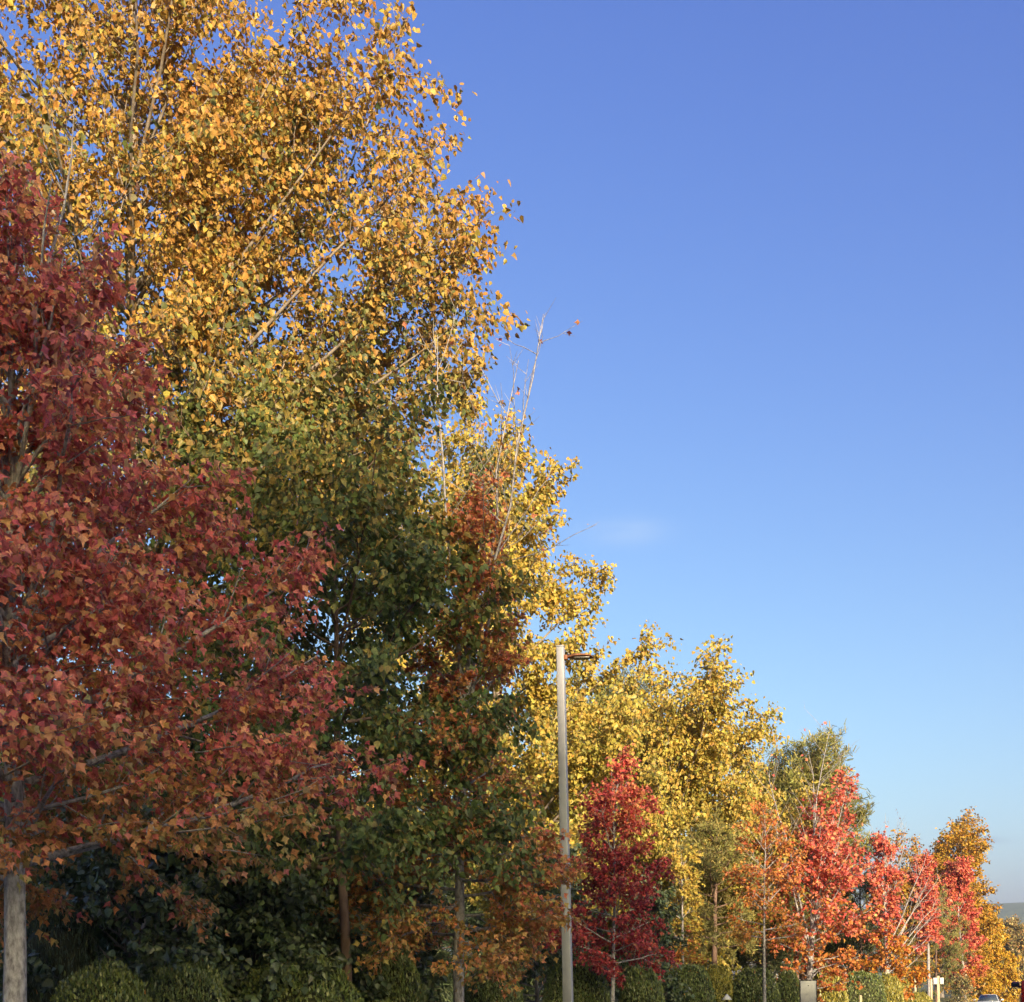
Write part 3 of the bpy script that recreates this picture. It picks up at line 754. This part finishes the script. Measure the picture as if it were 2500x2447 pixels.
lathe("ground_spike", M_DARK, pl, [(.045, 0), (.045, .03), (.02, .04)])

# ------------------------------------------------------------------ white building behind the pines
M_WALL = noise_material("painted_wall", (.52, .53, .55), (.60, .61, .62), 3, .8, .1)
M_ROOF = noise_material("grey_roofing", (.07, .07, .075), (.14, .135, .13), 20, .85, .5)
M_GLASS = noise_material("window_glass", (.03, .04, .055), (.06, .08, .10), 1.5, .12, 0, spec=.35)
bb = base(2075, 96)
bd = thing("white_building", "low white building glimpsed behind the pines and clipped shrubs", "building", bb, math.atan2(RD[1], RD[0]))
H_ = 3.4
for (x0, x1, y0, y1) in ((-6, 6, -.1, .1), (-6, 6, 7.9, 8.1), (-6.1, -5.9, .1, 7.9), (5.9, 6.1, .1, 7.9)):
    V, F = box_verts(x0, x1, y0, y1, -.3, H_)
    link("wall", mk_mesh("wall", V, [F], M_WALL), bd)
V = np.array([[-6.6, -.6, H_], [6.6, -.6, H_], [6.6, 8.6, H_], [-6.6, 8.6, H_], [-6.6, 4, H_ + 1.9], [6.6, 4, H_ + 1.9]])
link("roof", mk_mesh("roof", V, [np.array([[0, 1, 5, 4], [2, 3, 4, 5], [3, 2, 1, 0]]), np.array([[1, 2, 5], [3, 0, 4]])], M_ROOF), bd)
for x_ in (-4.6, -2, 3, 5):
    w_ = bevel_box("window", M_WHITE, bd, (1.3, .08, 1.2), (x_, -.1, 1.1), .01)
    for sx in (-.3, .3):
        bevel_box("pane", M_GLASS, w_, (.54, .02, 1.04), (sx, -.045, .08), .003)
d_ = bevel_box("door", M_DARK, bd, (1.0, .08, 2.1), (.8, -.1, 0), .01)
lathe("handle", M_STEEL, d_, [(0, .05), (.03, .04), (.02, 0)], (.4, -.045, 1.0), 10, (math.pi / 2, 0, 0))

# ------------------------------------------------------------------ cars
def paint_mat(name, c, rough=.25):
    m, n, l = new_mat(name)
    p = n["Principled BSDF"]
    tc = n.new("ShaderNodeTexCoord"); no = n.new("ShaderNodeTexNoise"); no.inputs["Scale"].default_value = 3; no.inputs["Detail"].default_value = 6
    l.new(tc.outputs["Object"], no.inputs["Vector"])
    rp = n.new("ShaderNodeMapRange"); rp.inputs[3].default_value = rough - .05; rp.inputs[4].default_value = rough + .25
    l.new(no.outputs["Fac"], rp.inputs[0]); l.new(rp.outputs[0], p.inputs["Roughness"])
    p.inputs["Base Color"].default_value = (*c, 1); p.inputs["Coat Weight"].default_value = .5; p.inputs["Coat Roughness"].default_value = .08
    return m
M_TYRE = noise_material("tyre_rubber", (.012, .012, .012), (.03, .03, .03), 30, .85, .2)
M_TAIL = noise_material("tail_lens", (.16, .008, .012), (.22, .012, .018), 30, .2, .1)
M_LAMPG = noise_material("head_lens", (.55, .56, .58), (.7, .7, .72), 30, .15, .1)
def loft(sections):
    A = np.array(sections, float)            # (k, m, 3)
    k, m, _ = A.shape
    i = np.arange(k * m).reshape(k, m)
    F = np.stack([i[:-1, :-1], i[1:, :-1], i[1:, 1:], i[:-1, 1:]], -1).reshape(-1, 4)
    return A.reshape(-1, 3), F
def car(name, label, loc, rz, paint, tall=0.0, L=4.6, W=1.82):
    """nose towards local +Y"""
    root = thing(name, label, "car", loc, rz)
    h = 1.44 + tall; belt = .93 + tall * .55
    ys = np.array([-.5, -.49, -.44, -.30, -.1, .1, .24, .40, .47, .495, .5]) * L
    top = np.array([.62, .80, .90, .97, .97, .97, .95, .84, .72, .60, .5]) * belt / .97
    wid = np.array([.80, .90, .96, 1, 1, 1, 1, .97, .92, .84, .76]) * W / 2
    bot = np.array([.42, .32, .24, .20, .20, .20, .20, .20, .22, .28, .36])
    secs = []
    for y, tp_, w_, b_ in zip(ys, top, wid, bot):
        half = [(w_ * .86, b_), (w_ * .97, b_ + .08), (w_, b_ + (tp_ - b_) * .45), (w_ * .985, b_ + (tp_ - b_) * .8), (w_ * .90, tp_), (w_ * .5, tp_ + .015)]
        secs.append([(x, y, z) for x, z in half] + [(0, y, tp_ + .02)] + [(-x, y, z) for x, z in half[::-1]])
    V, F = loft(secs)
    m = len(secs[0])
    caps = [np.arange(m)[::-1][None] , (np.arange(m) + (len(secs) - 1) * m)[None]]
    body = link("body", mk_mesh("body", V, [F[:, ::-1], *caps], paint, None, True), root)
    # cabin
    rear = -.47 if tall > .1 else -.36
    cy = np.array([rear, rear + (.05 if tall > .1 else .13), -.02, .08, .235]) * L
    cz = np.array([belt - .05, h - .03, h, h - .01, belt - .05])
    cw = np.array([.86, .66, .66, .66, .88]) * W / 2
    def cab(y, z, w_):
        return [(.90 * W / 2, y, belt - .06), (w_ * 1.02, y, max(z - .05, belt - .055)), (w_ * .92, y, z), (0, y, z + .02), (-w_ * .92, y, z), (-w_ * 1.02, y, max(z - .05, belt - .055)), (-.90 * W / 2, y, belt - .06)]
    V, F = loft([cab(*a_) for a_ in zip(cy, cz, cw)])
    link("cabin", mk_mesh("cabin", V, [F[:, ::-1]], paint, None, False), root)
    def pane(nm, pts, off):
        q = np.array(pts, float); c = np.cross(q[1] - q[0], q[3] - q[0]); c = c / np.linalg.norm(c)
        V = np.concatenate([q + c * off, q - c * .004])
        F = np.array([[0, 1, 2, 3], [0, 4, 5, 1], [1, 5, 6, 2], [2, 6, 7, 3], [3, 7, 4, 0]])
        return link(nm, mk_mesh(nm, V, [F], M_GLASS), root)
    def mixp(a_, b_, t_): return np.array(a_) * (1 - t_) + np.array(b_) * t_
    fl, fr = (.84 * W / 2, cy[4], belt - .03), (-.84 * W / 2, cy[4], belt - .03)
    tl, tr_ = (.60 * W / 2, cy[3], h - .02), (-.60 * W / 2, cy[3], h - .02)
    pane("windscreen", [mixp(fr, tr_, .08), mixp(tr_, fr, .06), mixp(tl, fl, .06), mixp(fl, tl, .08)], .045)
    bl, br = (.80 * W / 2, cy[0], belt - .03), (-.80 * W / 2, cy[0], belt - .03)
    ul, ur = (.60 * W / 2, cy[1], h - .05), (-.60 * W / 2, cy[1], h - .05)
    pane("rear_window", [mixp(bl, ul, .12), mixp(ul, bl, .06), mixp(ur, br, .06), mixp(br, ur, .12)], .045)
    for sx in (-1, 1):
        for (y0, y1, y2, y3) in ((cy[1] - .02 * L, cy[2] - .03, cy[2] - .03, cy[1] + .02 * L), (cy[2] + .03, cy[3] + .10 * L, cy[3] - .005 * L, cy[2] + .03)):
            lo_, hi_ = .895 * W / 2 * sx, .675 * W / 2 * sx
            pts = [(lo_, y0, belt + .0), (lo_, y1, belt + .0), (hi_, y2, h - .07), (hi_, y3, h - .07)]
            pane("side_window", pts if sx > 0 else pts[::-1], .02)
        # mirror: stalk, housing, glass facing back
        mr = link("wing_mirror", mk_mesh("wing_mirror", *(lambda Vx, Fx: (Vx, [Fx]))(*box_verts(-.11, .11, -.045, .075, -.075, .075)), paint), root, (sx * (W / 2 + .12), cy[3] + .055 * L, belt + .10))
        b = mr.modifiers.new("bevel", 'BEVEL'); b.width = .058; b.segments = 4
        bevel_box("mirror_glass", M_GLASS, mr, (.17, .012, .10), (0, -.05, -.05), .005)
        bevel_box("stalk", M_DARK, mr, (.12, .05, .04), (-sx * .13, .01, -.085), .01)
        tl_ = bevel_box("tail_light", M_TAIL, root, (.22, .07, .16 + tall * .9), (sx * W * .40, -.486 * L, .70 + tall * .2), .02)
        bevel_box("headlight", M_LAMPG, root, (.34, .08, .13), (sx * W * .34, .478 * L, .60), .02)
        for yy in (-.30, .305):
            w_ = lathe("wheel", M_TYRE, root, [(.19, -.10), (.29, -.11), (.325, -.08), (.33, 0), (.325, .08), (.29, .11), (.19, .10)], (sx * (W / 2 - .12), yy * L, .33), 24, (0, math.pi / 2, 0))
            lathe("rim", M_STEEL, w_, [(0, sx * .07), (.06, sx * .08), (.17, sx * .06), (.195, sx * .10), (.195, -sx * .10)], (0, 0, 0), 20)
    bevel_box("rear_bumper", M_DARK, root, (W * .86, .14, .2), (0, -.492 * L, .34), .03)
    bevel_box("grille", M_DARK, root, (W * .45, .06, .14), (0, .492 * L, .48), .02)
    bevel_box("number_plate", M_WHITE, root, (.32, .02, .15), (0, -.502 * L, .60), .004)
    return root
RA = -math.atan2(RD[0], RD[1])
x, y = xy(sv(*at(2487, 2420, 31)[:2])[0] + 2.3, sv(*at(2487, 2420, 31)[:2])[1] - .93)
car("red_car", "red car seen from behind with its left mirror, at the road's right", (x, y, gz(x, y) * 0 + float(road_z(np.float64(sv(x, y)[0])))), RA, paint_mat("red_paint", (.30, .012, .018)), .5, 4.8, 1.9)
x, y, _ = at(2414, 2447, 100)
car("silver_car", "silver car coming down the road under the low yellow tree", (x, y, float(road_z(np.float64(sv(x, y)[0])))), RA + math.pi, paint_mat("silver_paint", (.55, .56, .58)))

# ------------------------------------------------------------------ far trees and hill
for k, (px, Y, q) in enumerate(((2505, 290, 1.05), (2440, 330, 1.1), (2560, 330, 1.15), (2620, 300, 1.0), (2690, 270, 1.05), (2400, 300, .9))):
    copy_tree(far, base(px, Y), k * 1.3, (q, q, q), ["hazy brown tree behind the first far olive tree", "hazy tree showing over the low yellow tree", "hazy tree across the far end of the road",
              "hazy tree on the far side of the road", "hazy tree on the far roadside verge", "hazy tree hidden behind the golden trees"][k], "hazy trees at the end of the road")
far["group"] = "hazy trees at the end of the road"
ridge_mesh(np.linspace(-1800, 3200, 160), 1700 + np.linspace(0, 1, 26) * 1100,
           lambda X, Y: -25 + (173 + 10 * np.sin(X / 420 + .6) + 7 * np.sin(X / 130)) * np.sin(np.clip((Y - 1700) / 880, 0, 1) * np.pi / 2) ** 1.1 + np.random.default_rng(2).normal(0, 1.8, X.shape) * (Y > 1760), "hill")
# ------------------------------------------------------------------ the evening air
V, F = box_verts(-5200, 5200, -5200, 5200, -40, 176)
hm, hn, hl = new_mat("haze")
hn.remove(hn["Principled BSDF"])
hv = hn.new("ShaderNodeVolumePrincipled")
hv.inputs["Color"].default_value = (.66, .84, 1.0, 1); hv.inputs["Density"].default_value = .00016; hv.inputs["Anisotropy"].default_value = .2
hl.new(hv.outputs[0], hn["Material Output"].inputs["Volume"])
hz = link("haze", mk_mesh("haze", V, [F], hm)); hz["kind"] = "stuff"
